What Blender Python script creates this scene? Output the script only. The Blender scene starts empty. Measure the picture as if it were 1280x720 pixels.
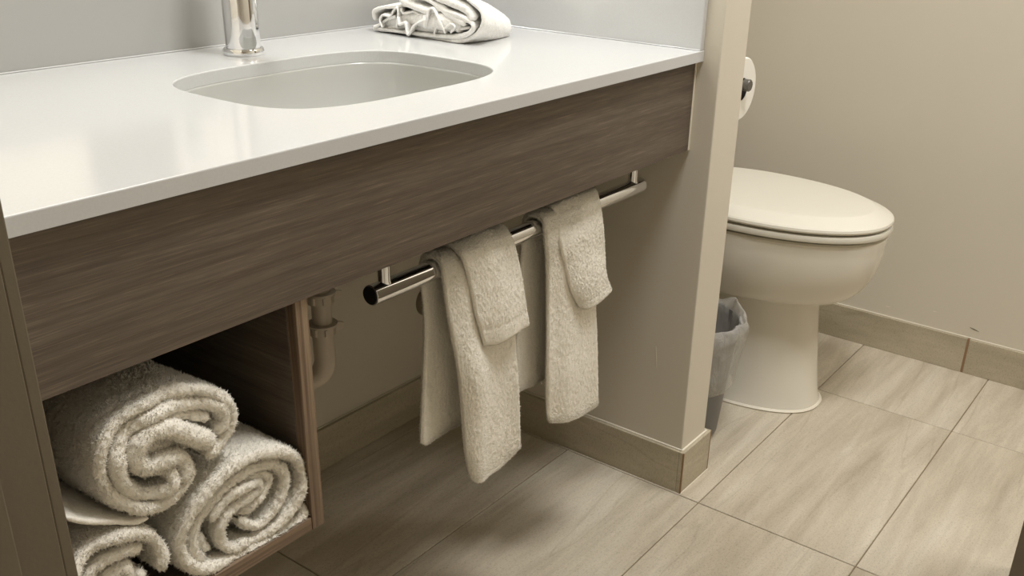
import bpy, bmesh, math, random
import numpy as np
from mathutils import Vector, Matrix

# ------------------------------------------------------------------ camera
scene = bpy.context.scene
CAM = np.array([-1.52476612, -0.77207579, 1.11271179])
RT = np.array([0.59508136, -0.80326465, 0.02537868])
UP = np.array([0.31670371, 0.26341244, 0.91121493])
FW = np.array([0.7386318, 0.5342095, -0.41114873])
FPX, PPX, PPY = 1227.4672, 670.8093, 403.5607
cd = bpy.data.cameras.new('camera'); cam = bpy.data.objects.new('camera', cd)
scene.collection.objects.link(cam); scene.camera = cam
M4 = Matrix(((RT[0], UP[0], -FW[0], CAM[0]), (RT[1], UP[1], -FW[1], CAM[1]), (RT[2], UP[2], -FW[2], CAM[2]), (0, 0, 0, 1)))
cam.matrix_world = M4
cd.sensor_width = 36; cd.sensor_fit = 'HORIZONTAL'
cd.lens = 36 * FPX / 1280
cd.shift_x = (640 - PPX) / 1280
cd.shift_y = (PPY - 360) / 1280
cd.clip_start = 0.02

# ------------------------------------------------------------------ world, exposure, lights
w = bpy.data.worlds.new('world'); scene.world = w; w.use_nodes = True
w.node_tree.nodes['Background'].inputs[0].default_value = (1, 0.9, 0.78, 1)
w.node_tree.nodes['Background'].inputs[1].default_value = 0.03
scene.view_settings.view_transform = 'Standard'
scene.view_settings.look = 'None'
scene.view_settings.exposure = 0.0
scene.view_settings.gamma = 1
scene.view_settings.use_curve_mapping = False

def area(name, loc, rot, sx, sy, power, col):
    l = bpy.data.lights.new(name, 'AREA'); l.shape = 'RECTANGLE'; l.size = sx; l.size_y = sy
    l.energy = power; l.color = col
    o = bpy.data.objects.new(name, l); o.location = loc; o.rotation_euler = rot
    scene.collection.objects.link(o); return o
CEIL = 2.42
area('ceiling_lamp', (-0.30, -0.44, CEIL - 0.05), (0, 0, 0), 0.45, 0.45, 26, (0.985, 0.99, 0.99))
area('vanity_lamp', (-0.58, 0.47, 1.98), (math.radians(22), 0, 0), 0.8, 0.07, 3.2, (0.92, 0.96, 1.0))
area('ceiling_lamp_toilet', (0.52, -1.25, CEIL - 0.05), (0, 0, 0), 0.5, 0.5, 14.5, (0.985, 0.99, 0.99))

# ------------------------------------------------------------------ helpers
C = scene.collection
def lin(r, g, b):
    f = lambda c: ((c / 255 + 0.055) / 1.055) ** 2.4 if c / 255 > 0.04045 else c / 255 / 12.92
    return (f(r), f(g), f(b), 1)
def at(u, v, axis, val):
    """a measured point of the picture, put on a real plane of the room"""
    d = FW + RT * (u - PPX) / FPX - UP * (v - PPY) / FPX
    return CAM + d * (val - CAM[axis]) / d[axis]
def tag(o, label, cat, group=None):
    o['label'] = label; o['category'] = cat
    if group: o['group'] = group
    return o
def empty(name, loc, label, cat, group=None):
    o = bpy.data.objects.new(name, None); o.location = loc; o.empty_display_size = 0.05
    C.objects.link(o); return tag(o, label, cat, group)
def link(name, me, mat, parent=None, smooth=False):
    o = bpy.data.objects.new(name, me); C.objects.link(o)
    if mat is not None and not me.materials: me.materials.append(mat)
    me.polygons.foreach_set('use_smooth', [bool(smooth)] * len(me.polygons))
    if parent is not None:
        o.parent = parent
        o.matrix_parent_inverse = Matrix.Translation(parent.location).inverted()
    return o
def structure(o): o['kind'] = 'structure'; return o
def bevel(o, wd, seg=2, ang=35):
    m = o.modifiers.new('bevel', 'BEVEL'); m.width = wd; m.segments = seg
    m.limit_method = 'ANGLE'; m.angle_limit = math.radians(ang); return o
def box(name, lo, hi, mat, parent=None, bev=0, seg=2):
    (x0, y0, z0), (x1, y1, z1) = lo, hi
    v = [(x0,y0,z0),(x1,y0,z0),(x1,y1,z0),(x0,y1,z0),(x0,y0,z1),(x1,y0,z1),(x1,y1,z1),(x0,y1,z1)]
    f = [(0,3,2,1),(4,5,6,7),(0,1,5,4),(1,2,6,5),(2,3,7,6),(3,0,4,7)]
    me = bpy.data.meshes.new(name); me.from_pydata(v, [], f)
    o = link(name, me, mat, parent)
    if bev: bevel(o, bev, seg)
    return o
def grid_mesh(name, P, close_u=False, close_v=False, capA=False, capB=False):
    """P: array (n, m, 3) -> quads"""
    n, m = P.shape[:2]
    idx = np.arange(n * m).reshape(n, m)
    a = idx if not close_u else np.vstack([idx, idx[:1]])
    if close_v: a = np.hstack([a, a[:, :1]])
    q = np.stack([a[:-1, :-1], a[1:, :-1], a[1:, 1:], a[:-1, 1:]], -1).reshape(-1, 4)
    return raw_mesh(name, P.reshape(-1, 3), q, [list(idx[0][::-1])] * capA + [list(idx[-1])] * capB)
def raw_mesh(name, V, Q, extra=()):
    me = bpy.data.meshes.new(name)
    if extra:
        me.from_pydata([tuple(p) for p in V], [], [tuple(int(i) for i in q) for q in Q] + [tuple(int(i) for i in e) for e in extra])
    else:
        k = Q.shape[1]
        me.vertices.add(len(V)); me.vertices.foreach_set('co', np.ascontiguousarray(V, dtype=np.float32).ravel())
        me.loops.add(Q.size); me.loops.foreach_set('vertex_index', Q.astype(np.int32).ravel())
        me.polygons.add(len(Q)); me.polygons.foreach_set('loop_start', np.arange(0, Q.size, k, dtype=np.int32))
        me.polygons.foreach_set('loop_total', np.full(len(Q), k, dtype=np.int32))
    me.update(calc_edges=True); me.validate()
    return me
def lathe(name, prof, center, mat, parent=None, seg=48, axis='z', smooth=True, caps=True):
    """prof: list of (r, h) along the axis"""
    t = np.linspace(0, 2 * np.pi, seg, endpoint=False)
    P = []
    for r, h in prof:
        if axis == 'z': P.append(np.stack([r*np.cos(t), r*np.sin(t), np.full(seg, h)], -1))
        elif axis == 'x': P.append(np.stack([np.full(seg, h), r*np.cos(t), r*np.sin(t)], -1))
        else: P.append(np.stack([r*np.sin(t), np.full(seg, h), r*np.cos(t)], -1))
    P = np.array(P) + np.array(center)
    me = grid_mesh(name, P, close_v=True, capA=caps, capB=caps)
    bm = bmesh.new(); bm.from_mesh(me); bmesh.ops.recalc_face_normals(bm, faces=bm.faces); bm.to_mesh(me); bm.free()
    o = link(name, me, mat, parent, smooth)
    if smooth: es = o.modifiers.new('split', 'EDGE_SPLIT'); es.split_angle = math.radians(40)
    return o
def tube(name, pts, r, mat, parent=None, seg=20, n=40):
    pts = np.array(pts, float); S = spline(pts, n)
    T = np.gradient(S, axis=0); T /= np.linalg.norm(T, axis=1)[:, None]
    ref = np.array([0.13, 0.21, 0.97]) if abs(T[0][2]) < 0.9 else np.array([0.95, 0.1, 0.2])
    rings = []; u = np.cross(T[0], ref); u /= np.linalg.norm(u)
    t = np.linspace(0, 2*np.pi, seg, endpoint=False)
    for p, d in zip(S, T):
        u = u - d * (u @ d); u /= np.linalg.norm(u); v = np.cross(d, u)
        rings.append(p + r * (np.cos(t)[:, None] * u + np.sin(t)[:, None] * v))
    me = grid_mesh(name, np.array(rings), close_v=True, capA=True, capB=True)
    bm = bmesh.new(); bm.from_mesh(me); bmesh.ops.recalc_face_normals(bm, faces=bm.faces); bm.to_mesh(me); bm.free()
    return link(name, me, mat, parent, True)
def spline(p, n):
    """Catmull-Rom through p, n samples, roughly even in length"""
    p = np.asarray(p, float)
    q = np.vstack([2*p[0]-p[1], p, 2*p[-1]-p[-2]]); out = []
    for i in range(1, len(q) - 2):
        t = np.linspace(0, 1, 24, endpoint=False)[:, None]
        a, b, c, d = q[i-1], q[i], q[i+1], q[i+2]
        out.append(0.5 * (2*b + (c-a)*t + (2*a-5*b+4*c-d)*t**2 + (3*b-a-3*c+d)*t**3))
    out = np.vstack(out + [q[-2][None]])
    s = np.r_[0, np.cumsum(np.linalg.norm(np.diff(out, axis=0), axis=1))]
    k = np.linspace(0, s[-1], n)
    return np.stack([np.interp(k, s, out[:, j]) for j in range(out.shape[1])], -1)
def hashn(ix, iy, iz, seed):
    h = (ix.astype(np.int64) * 374761393 + iy.astype(np.int64) * 668265263 + iz.astype(np.int64) * 2147483647 + seed * 974634777) & 0xffffffff
    h = ((h ^ (h >> 13)) * 1274126177) & 0xffffffff
    h = h ^ (h >> 16)
    return (h & 0xffff) / 65535.0
def vnoise(P, scale, seed=0):
    """smooth value noise, -1..1"""
    q = P / scale; i = np.floor(q).astype(np.int64); f = q - i; f = f*f*(3-2*f)
    r = 0
    for dx in (0, 1):
        for dy in (0, 1):
            for dz in (0, 1):
                wgt = (f[..., 0] if dx else 1-f[..., 0]) * (f[..., 1] if dy else 1-f[..., 1]) * (f[..., 2] if dz else 1-f[..., 2])
                r = r + wgt * hashn(i[..., 0]+dx, i[..., 1]+dy, i[..., 2]+dz, seed)
    return r * 2 - 1

# ------------------------------------------------------------------ materials
def mat(name, col, rough=0.5, metal=0.0, spec=0.5, **kw):
    m = bpy.data.materials.new(name); m.use_nodes = True
    b = m.node_tree.nodes['Principled BSDF']
    b.inputs['Base Color'].default_value = col; b.inputs['Roughness'].default_value = rough
    b.inputs['Metallic'].default_value = metal; b.inputs['Specular IOR Level'].default_value = spec
    for k, v in kw.items(): b.inputs[k.replace('_', ' ')].default_value = v
    return m, m.node_tree, b
def N(nt, t, **kw):
    n = nt.nodes.new(t)
    for k, v in kw.items():
        if k in n.inputs: n.inputs[k].default_value = v
        else: setattr(n, k, v)
    return n
def coords(nt, scale, kind='Object', rot=(0, 0, 0)):
    tc = N(nt, 'ShaderNodeTexCoord'); mp = N(nt, 'ShaderNodeMapping')
    mp.inputs['Scale'].default_value = scale; mp.inputs['Rotation'].default_value = rot
    nt.links.new(tc.outputs[kind], mp.inputs[0]); return mp.outputs[0]
def noise(nt, vec, scale, detail=3, rough=0.5, dist=0):
    n = N(nt, 'ShaderNodeTexNoise'); n.inputs['Scale'].default_value = scale; n.inputs['Detail'].default_value = detail
    n.inputs['Roughness'].default_value = rough; n.inputs['Distortion'].default_value = dist
    nt.links.new(vec, n.inputs['Vector']); return n.outputs[0]
def ramp(nt, fac, stops):
    r = N(nt, 'ShaderNodeValToRGB'); e = r.color_ramp.elements
    while len(e) < len(stops): e.new(0.5)
    for k, (p, c) in enumerate(stops): e[k].position = p; e[k].color = c if len(c) == 4 else (*c, 1)
    nt.links.new(fac, r.inputs[0]); return r.outputs[0]
def bump(nt, b, h, strength, dist=0.001):
    n = N(nt, 'ShaderNodeBump'); n.inputs['Strength'].default_value = strength; n.inputs['Distance'].default_value = dist
    nt.links.new(h, n.inputs['Height']); nt.links.new(n.outputs[0], b.inputs['Normal'])
def mixc(nt, a, b, fac, mode='MIX'):
    m = N(nt, 'ShaderNodeMix', data_type='RGBA', blend_type=mode)
    for s, x in ((6, a), (7, b)):
        if isinstance(x, tuple): m.inputs[s].default_value = x
        else: nt.links.new(x, m.inputs[s])
    if isinstance(fac, float): m.inputs[0].default_value = fac
    else: nt.links.new(fac, m.inputs[0])
    return m.outputs[2]

def paint(name, col):
    m, nt, b = mat(name, col, 0.55, spec=0.3)
    v = coords(nt, (1, 1, 1)); bump(nt, b, noise(nt, v, 260, 3), 0.12, 0.001)
    nt.links.new(ramp(nt, noise(nt, v, 3, 2), [(0.3, tuple(c*0.97 for c in col[:3])), (0.7, col)]), b.inputs['Base Color'])
    return m
m_wall = paint('wall_paint', lin(213, 205, 189))
m_ceil = paint('ceiling_paint', lin(238, 237, 234))
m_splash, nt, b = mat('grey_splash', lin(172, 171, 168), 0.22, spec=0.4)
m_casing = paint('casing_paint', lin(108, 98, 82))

m_quartz, nt, b = mat('white_quartz', lin(228, 227, 223), 0.13, spec=0.5)
v = coords(nt, (1, 1, 1)); nt.links.new(ramp(nt, noise(nt, v, 420, 2), [(0.35, lin(202, 202, 201)), (0.6, lin(205, 205, 204))]), b.inputs['Base Color'])
m_sink, nt, b = mat('sink_porcelain', lin(190, 190, 185), 0.12, spec=0.5)
m_chrome, nt, b = mat('chrome', (0.86, 0.86, 0.87, 1), 0.05, 1.0)
m_porc, nt, b = mat('toilet_porcelain', lin(226, 220, 206), 0.14, spec=0.5)
m_seat, nt, b = mat('seat_plastic', lin(224, 219, 205), 0.3, spec=0.5)
m_caulk, nt, b = mat('white_caulk', lin(226, 218, 200), 0.5)
m_pvc, nt, b = mat('white_pvc', lin(196, 184, 166), 0.35)
m_black, nt, b = mat('plain_black', lin(22, 21, 20), 0.4)
m_paper, nt, b = mat('tissue_paper', lin(236, 232, 222), 0.9, spec=0.1)
v = coords(nt, (1, 1, 1)); bump(nt, b, noise(nt, v, 500, 2), 0.3, 0.0006)
m_card, nt, b = mat('cardboard_core', lin(44, 36, 30), 0.9)
m_bin, nt, b = mat('bin_plastic', lin(112, 110, 108), 0.45)
m_bag, nt, b = mat('clear_liner', lin(226, 222, 214), 0.25, spec=0.6)
b.inputs['Alpha'].default_value = 0.42
v = coords(nt, (1, 1, 0.35)); bump(nt, b, noise(nt, v, 45, 5, 0.65, 2.2), 1.0, 0.008)
m_mirror, nt, b = mat('mirror_glass', (0.9, 0.92, 0.91, 1), 0.01, 1.0)

def wood(name, cols, vec_scale, noise_amt=1.0):
    m, nt, b = mat(name, cols[1], 0.42, spec=0.35)
    v = coords(nt, vec_scale)
    broad = noise(nt, v, 1.6, 4, 0.55, 0.8)
    fine = noise(nt, v, 7, 8, 0.72, 0.35)
    v2 = coords(nt, tuple(c * (1 if c > 5 else 0.8) for c in vec_scale))
    c1 = ramp(nt, broad, [(0.30, cols[0]), (0.5, cols[1]), (0.70, cols[2])])
    f = ramp(nt, fine, [(0.32, (0.62, 0.62, 0.62)), (0.6, (1.16, 1.16, 1.16))])
    col = mixc(nt, c1, f, 0.75, 'MULTIPLY')
    th = ramp(nt, noise(nt, v2, 24, 2, 0.5), [(0.56, (1, 1, 1)), (0.66, (1.6, 1.56, 1.48))])
    nt.links.new(mixc(nt, col, th, 0.6, 'MULTIPLY'), b.inputs['Base Color'])
    bump(nt, b, fine, 0.08, 0.001)
    return m
WD = [lin(90, 79, 69), lin(99, 88, 77), lin(108, 97, 86)]
m_wood = wood('walnut_laminate', WD, (1.0, 34, 34))
m_wood_side = wood('walnut_laminate_side', WD, (34, 1.0, 34))
m_edge = wood('walnut_edge_band_upright', [lin(84, 67, 52), lin(118, 98, 80), lin(150, 130, 108)], (85, 85, 1.0))
m_edge_flat = wood('walnut_edge_band_level', [lin(84, 67, 52), lin(118, 98, 80), lin(150, 130, 108)], (1.0, 85, 85))

def stone(name, base_dark, base_mid, base_light, along_x=True, seed_obj=True):
    m, nt, b = mat(name, base_mid, 0.42, spec=0.4)
    tc = N(nt, 'ShaderNodeTexCoord'); mp = N(nt, 'ShaderNodeMapping')
    mp.inputs['Scale'].default_value = (0.8, 6.5, 6.5) if along_x else (4.2, 0.9, 5)
    mp.inputs['Rotation'].default_value = (0, 0, math.radians(14 if along_x else 0))
    oi = N(nt, 'ShaderNodeObjectInfo')
    add = N(nt, 'ShaderNodeVectorMath', operation='MULTIPLY_ADD')
    nt.links.new(oi.outputs['Random'], add.inputs[0]); add.inputs[1].default_value = (17, 23, 31)
    geo = N(nt, 'ShaderNodeNewGeometry'); nt.links.new(geo.outputs['Position'], add.inputs[2])
    nt.links.new(add.outputs[0], mp.inputs[0]); v = mp.outputs[0]
    n1 = noise(nt, v, 2.2, 6, 0.6, 0.6)
    n2 = noise(nt, v, 7.5, 5, 0.6, 0.4)
    c = ramp(nt, n1, [(0.30, base_dark), (0.5, base_mid), (0.68, base_light)])
    c = mixc(nt, c, ramp(nt, n2, [(0.35, (0.88, 0.88, 0.87)), (0.65, (1.07, 1.07, 1.06))]), 0.6, 'MULTIPLY')
    # thin broken vein: a narrow band of a stretched noise
    n3 = noise(nt, v, 0.9, 4, 0.5, 0.1)
    vein = ramp(nt, n3, [(0.0, (1, 1, 1)), (0.497, (1, 1, 1)), (0.505, (0.62, 0.58, 0.52)), (0.513, (1, 1, 1)), (1, (1, 1, 1))])
    c = mixc(nt, c, vein, 0.35, 'MULTIPLY')
    mp2 = N(nt, 'ShaderNodeMapping'); mp2.inputs['Scale'].default_value = (1, 1.6, 1); nt.links.new(add.outputs[0], mp2.inputs[0])
    sp = noise(nt, mp2.outputs[0], 210, 4, 0.75)
    c = mixc(nt, c, ramp(nt, sp, [(0.33, (0.62, 0.58, 0.52)), (0.47, (1, 1, 1)), (0.66, (1.08, 1.07, 1.05))]), 0.6, 'MULTIPLY')
    nt.links.new(c, b.inputs['Base Color'])
    bump(nt, b, sp, 0.12, 0.0006)
    return m
m_tile = stone('stone_tile', lin(176, 164, 144), lin(196, 185, 166), lin(208, 199, 182))
m_basetile = stone('stone_skirting', lin(172, 162, 140), lin(182, 172, 150), lin(194, 184, 163), True)
m_basetile_y = stone('stone_skirting_side', lin(172, 162, 140), lin(182, 172, 150), lin(194, 184, 163), False)
m_grout, nt, b = mat('grout', lin(140, 124, 102), 0.9, spec=0.1)
m_grout_b, nt, b = mat('grout_brown', lin(150, 122, 96), 0.9, spec=0.1)

def terry(name, col, spec=0.05):
    m, nt, b = mat(name, col, 0.95, spec=spec)
    b.inputs['Sheen Weight'].default_value = 0.35; b.inputs['Sheen Roughness'].default_value = 0.6
    b.inputs['Sheen Tint'].default_value = (1, 0.97, 0.92, 1)
    v = coords(nt, (1, 1, 1)); n = noise(nt, v, 420, 3, 0.7)
    nt.links.new(ramp(nt, n, [(0.3, tuple(c * 0.86 for c in col[:3])), (0.6, col)]), b.inputs['Base Color'])
    bump(nt, b, n, 0.5, 0.0015)
    return m
m_terry = terry('terry_cotton', lin(249, 243, 230))
m_cloth = terry('washcloth_cotton', lin(250, 248, 243))

# ------------------------------------------------------------------ the room
D = 0.584; W = 0.0976; XR = 0.9304; XL = -1.195; XW = -2.6; YF = -2.0
CT = 0.86; TH = 0.018; ZB = 0.6885; YP = -0.0314; HB = 0.0928; BB = 0.0107

fl = structure(box('floor', (XW, YF, -0.06), (XR, D, -0.0025), m_grout))
xl = [-0.015 + 0.6125 * k for k in range(-5, 3)]; xl[0] = XW; xl[-1] = XR
yl = [D, 0.5423, 0.2295, -0.0860, -0.4040, -0.7215, -1.039, -1.3565, -1.674, YF]
for i in range(len(xl) - 1):
    for j in range(len(yl) - 1):
        g = 0.0011; x0, x1, y1, y0 = xl[i] + g, xl[i+1] - g, yl[j] - g, yl[j+1] + g
        if x1 - x0 < 0.02 or y1 - y0 < 0.004: continue
        t = box('floor_tile', (-(x1-x0)/2, -(y1-y0)/2, -0.008), ((x1-x0)/2, (y1-y0)/2, 0.0), m_tile, None, 0.0009, 1)
        t.location = ((x0+x1)/2, (y0+y1)/2, 0); t.parent = fl
structure(box('ceiling', (XW, YF, CEIL), (XR, D, CEIL + 0.08), m_ceil))
structure(box('wall_back', (XW, D, -0.06), (XR, D + 0.1, CEIL + 0.08), m_wall))
structure(box('wall_right', (XR, YF, -0.06), (XR + 0.1, D + 0.1, CEIL + 0.08), m_wall))
structure(box('wall_front', (XW, YF - 0.1, -0.06), (XR + 0.1, YF, CEIL + 0.08), m_wall))
structure(box('wall_far_left', (XW - 0.1, YF - 0.1, -0.06), (XW, D + 0.1, CEIL + 0.08), m_wall))
structure(box('wall_middle', (0, YP, 0), (W, D - 0.0005, CEIL), m_wall, None, 0.002, 2))
# left return of the vanity niche and its stepped casing
structure(box('wall_left', (-1.34, -0.02, 0), (XL, D - 0.0005, CEIL), m_wall))
tr = structure(box('trim_1', (-1.2435, -0.040, 0), (-1.2045, -0.0201, CEIL), m_casing, None, 0.0012))
box('casing_bead', (-1.2044, -0.0385, 0), (-1.1935, -0.0201, CEIL), m_casing, tr, 0.0015)
box('casing_board', (-1.34, -0.052, 0), (-1.2436, -0.0201, CEIL), m_casing, tr, 0.0015)
# wall end on the near right side of the passage
wn = structure(box('wall_near_right', (0.060, -0.95, 0), (0.16, -0.637, CEIL), m_casing, None, 0.0015))

# skirting tiles, one piece after the other
def skirting(name, pieces, m_t, grout_boxes, caulk):
    b0 = pieces[0]; root = structure(box(name, b0[0], b0[1], m_t, None, 0.0012, 2))
    for lo, hi in pieces[1:]: box('skirting_tile', lo, hi, m_t, root, 0.0012, 2)
    for lo, hi in grout_boxes: box('grout_joint', lo, hi, m_grout_b, root)
    for lo, hi in caulk: box('caulk_bead', lo, hi, m_caulk, root, 0.0008, 1)
    return root
e = 0.0004
skirting('baseboard_right', [((XR-BB, -0.3355, 0), (XR-e, D-0.012, HB)), ((XR-BB, -0.95, 0), (XR-e, -0.3415, HB)), ((XR-BB, -1.56, 0), (XR-e, -0.953, HB))], m_basetile_y,
         [((XR-BB+0.0015, -0.3415, 0), (XR-e, -0.3355, HB-0.001)), ((XR-BB+0.0015, -0.953, 0), (XR-e, -0.95, HB-0.001))],
         [((XR-0.004, -1.56, HB), (XR-e, D-0.012, HB+0.0022))])
skirting('baseboard_middle', [((-BB, YP, 0), (-e, D-0.012, HB))], m_basetile_y, [],
         [((-0.0045, YP, HB), (-e, D-0.012, HB+0.0022))])
skirting('baseboard_end', [((-BB, YP-BB, 0), (W+BB, YP-e, HB))], m_basetile,
         [((-BB-0.0003, YP-BB-0.0012, -0.001), (-BB+0.0022, YP-BB+0.0020, HB)),
          ((W+BB-0.004, YP-BB-0.0006, -0.001), (W+BB-0.0018, YP-BB+0.0015, HB))],
         [((-0.004, YP-0.005, HB), (W+0.004, YP-e, HB+0.0022)), ((-BB, YP-BB-0.0022, 0), (W+BB, YP-BB, 0.0016))])
skirting('baseboard_passage', [((W+e, YP, 0), (W+BB, D-0.012, HB))], m_basetile_y, [], [((W+e, YP, HB), (W+0.004, D-0.012, HB+0.002))])
skirting('baseboard_back', [((-0.5525, D-BB, 0), (-BB, D-e, HB)), ((-1.16, D-BB, 0), (-0.5555, D-e, HB))], m_basetile,
         [((-0.5555, D-BB+0.0015, 0), (-0.5525, D-e, HB-0.001))], [((-1.16, D-0.004, HB), (-BB, D-e, HB+0.0022))])
skirting('baseboard_toilet', [((W+BB, D-BB, 0), (XR-BB, D-e, HB))], m_basetile, [], [((W+BB, D-0.004, HB), (XR-BB, D-e, HB+0.0022))])

# small scuffs on the right wall
m_scuff, nt, b = mat('scuff', lin(120, 108, 88), 0.8)
def scuff(p0, p1, wd, axis, val, mt, nm, root):
    a = at(*p0, axis, val); c = at(*p1, axis, val); d = c - a; L = np.linalg.norm(d); d /= L
    nrm = np.zeros(3); nrm[axis] = 1; s = np.cross(d, nrm)
    P = []
    for k in np.linspace(0, 1, 7):
        ww = wd * math.sin(math.pi * min(max(k, 0.06), 0.94)); P.append([a + d*L*k - s*ww, a + d*L*k - nrm*0.0006, a + d*L*k + s*ww])
    o = link(nm, grid_mesh(nm, np.array(P)), mt, root)
    return o
wr = bpy.data.objects['wall_right']
scuff((1212, 409), (1224, 415), 0.0016, 0, XR - 0.0002, m_scuff, 'scuff_mark', wr)
scuff((1107, 383), (1113, 384), 0.0012, 0, XR - 0.0002, m_caulk, 'paint_chip', wr)
scuff((1166, 389), (1171, 390), 0.0012, 0, XR - 0.0002, m_caulk, 'paint_chip', wr)
scuff((820, 433), (821, 460), 0.0010, 0, -0.0002, m_caulk, 'paint_chip', bpy.data.objects['wall_middle'])

# ------------------------------------------------------------------ vanity counter with undermount sink
SX, SY, SA, SB = -0.575, 0.259, 0.2115, 0.1555
SN = 3.5
def sup(a, b, n, k=128, egg=0.0):
    t = np.linspace(0, 2*np.pi, k, endpoint=False)
    c, s = np.cos(t), np.sin(t)
    return np.stack([a*np.sign(c)*np.abs(c)**(2/n), b*np.sign(s)*np.abs(s)**(2/n)], -1)
def counter():
    x0, x1, y0, y1 = XL + 0.0005, -0.0005, 0.0, D - 0.0005
    K = 160; hole = sup(SA, SB, SN, K) + [SX, SY]
    def rect(ins):
        a0, a1, b0, b1 = x0 + ins, x1 - ins, y0 + ins, y1 - ins; rim = []
        for p in hole:
            d = p - [SX, SY]; s = 1e9
            for bx, ax in ((a0, 0), (a1, 0), (b0, 1), (b1, 1)):
                if abs(d[ax]) > 1e-9:
                    q = (bx - (SX, SY)[ax]) / d[ax]
                    if q > 0: s = min(s, q)
            rim.append([SX, SY] + d*s)
        rim = np.array(rim)
        for cx, cy in ((a0, b0), (a0, b1), (a1, b0), (a1, b1)):
            k = np.argmin(np.abs(rim - [cx, cy]).sum(1)); rim[k] = (cx, cy)
        return rim
    out = hole - [SX, SY]
    rings = [(hole, CT-TH), (hole, CT-0.0016), (hole + out*0.0025, CT-0.0005), (hole + out*0.0070, CT), (rect(0.0014), CT), (rect(0.0004), CT-0.0004), (rect(0), CT-0.0014), (rect(0), CT-TH), (hole, CT-TH)]
    P = np.array([np.c_[r, np.full(K, z)] for r, z in rings[:-1]])
    me = grid_mesh('counter_slab', P, close_v=True, close_u=True)
    bm = bmesh.new(); bm.from_mesh(me); bmesh.ops.recalc_face_normals(bm, faces=bm.faces); bm.to_mesh(me); bm.free()
    return me
ct = empty('vanity_counter', (-0.6, 0.29, CT - TH), 'white quartz vanity counter between the two side walls', 'counter')
sl = link('counter_slab', counter(), m_quartz, ct)
box('side_splash', (-0.0125, 0.0008, CT + 0.0001), (-0.0005, D - 0.0065, CT + 0.102), m_quartz, ct, 0.0012, 2)
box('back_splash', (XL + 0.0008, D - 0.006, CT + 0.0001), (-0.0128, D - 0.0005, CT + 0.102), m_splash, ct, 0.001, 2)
box('caulk_bead', (XL + 0.001, D - 0.0085, CT), (-0.013, D - 0.006, CT + 0.0022), m_quartz, ct, 0.0008, 1)
box('caulk_bead', (-0.0148, 0.001, CT), (-0.0125, D - 0.008, CT + 0.0020), m_quartz, ct, 0.0008, 1)

sk = empty('undermount_sink', (SX, SY, CT - TH - 0.15), 'white porcelain sink basin set under the counter cutout', 'sink')
def basin():
    prof = [(1.06, 1.08, 0.0), (1.0, 1.0, 0.0), (0.998, 0.997, -0.003), (0.994, 0.992, -0.02), (0.975, 0.965, -0.055), (0.93, 0.90, -0.09), (0.86, 0.80, -0.118), (0.72, 0.65, -0.133), (0.5, 0.45, -0.139), (0.2, 0.2, -0.142), (0.105, 0.143, -0.143)]
    rings = [np.c_[sup(SA*a, SB*b_, SN if a > 0.6 else 2.6) + [SX, SY], np.full(128, CT-TH-0.0004+z)] for a, b_, z in prof]
    out = [np.c_[sup(SA*a+0.009*(a > 0.05), SB*b_+0.009, SN if a > 0.6 else 2.6) + [SX, SY], np.full(128, CT-TH-0.009+z)] for a, b_, z in prof[::-1]]
    out[-1][:, :2] = rings[0][:, :2]
    return grid_mesh('basin', np.array(rings + out), close_v=True, close_u=True)
o = link('basin', basin(), m_sink, sk, True)
lathe('drain_ring', [(0.0235, -0.002), (0.0235, 0.0012), (0.021, 0.002), (0.0185, 0.0005), (0.0185, -0.003)], (-0.6305, 0.27, CT-TH-0.1405), m_chrome, sk, caps=False)
lathe('drain_stopper', [(0.0165, -0.001), (0.0165, 0.0025), (0.012, 0.005), (0.002, 0.006)], (-0.6305, 0.27, CT-TH-0.1405), m_chrome, sk)

fx, fy = -0.5555, 0.4925
fa = empty('faucet', (fx, fy, CT), 'chrome single-hole faucet behind the sink', 'faucet')
lathe('base_ring', [(0.0300, 0.0002), (0.0305, 0.001), (0.0305, 0.0075), (0.0290, 0.0095), (0.0265, 0.0098)], (fx, fy, CT), m_chrome, fa, 64)
lathe('body', [(0.0258, 0.0099), (0.0258, 0.150), (0.0250, 0.156), (0.0225, 0.158)], (fx, fy, CT), m_chrome, fa, 64)
sp = np.array([[0, 0.0, 0.136], [0, -0.03, 0.136], [0, -0.09, 0.131], [0, -0.145, 0.125]]) + [fx, fy, CT]
tube('spout', sp, 0.0135, m_chrome, fa, 28)
lathe('aerator', [(0.0105, -0.020), (0.0105, -0.004), (0.009, 0.0)], (fx, fy-0.135, CT+0.124), m_chrome, fa)
lathe('handle_cap', [(0.0245, 0.1585), (0.0245, 0.180), (0.021, 0.186), (0.006, 0.187)], (fx, fy, CT), m_chrome, fa, 48)
tube('handle_lever', np.array([[0, 0, 0.178], [0, 0.02, 0.184], [0, 0.07, 0.200]]) + [fx, fy, CT], 0.0055, m_chrome, fa, 16)

mi = tag(box('wall_mirror', (XL + 0.002, D - 0.007, CT + 0.1025), (-0.001, D - 0.001, 1.95), m_mirror, None, 0.001, 1), 'frameless wall mirror above the counter backsplash', 'mirror')

# apron
ap = empty('vanity_apron', (-0.6, 0.02, ZB), 'wide brown wood-grain apron board under the counter front', 'apron')
box('apron_board', (XL + 0.001, 0.0113, ZB), (-0.006, 0.030, CT - TH - 0.0008), m_wood, ap, 0.0006, 1)
box('caulk_bead', (-0.0059, 0.0105, ZB), (-0.0006, 0.0135, CT - TH - 0.001), m_caulk, ap, 0.0006, 1)

box('added_dark_board', (-0.866, 0.0305, CT - TH - 0.022), (-0.006, 0.088, CT - TH - 0.001), m_black, ap, 0.0006, 1)  # unseen board, added so that the chrome bar reflects black from above

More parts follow.
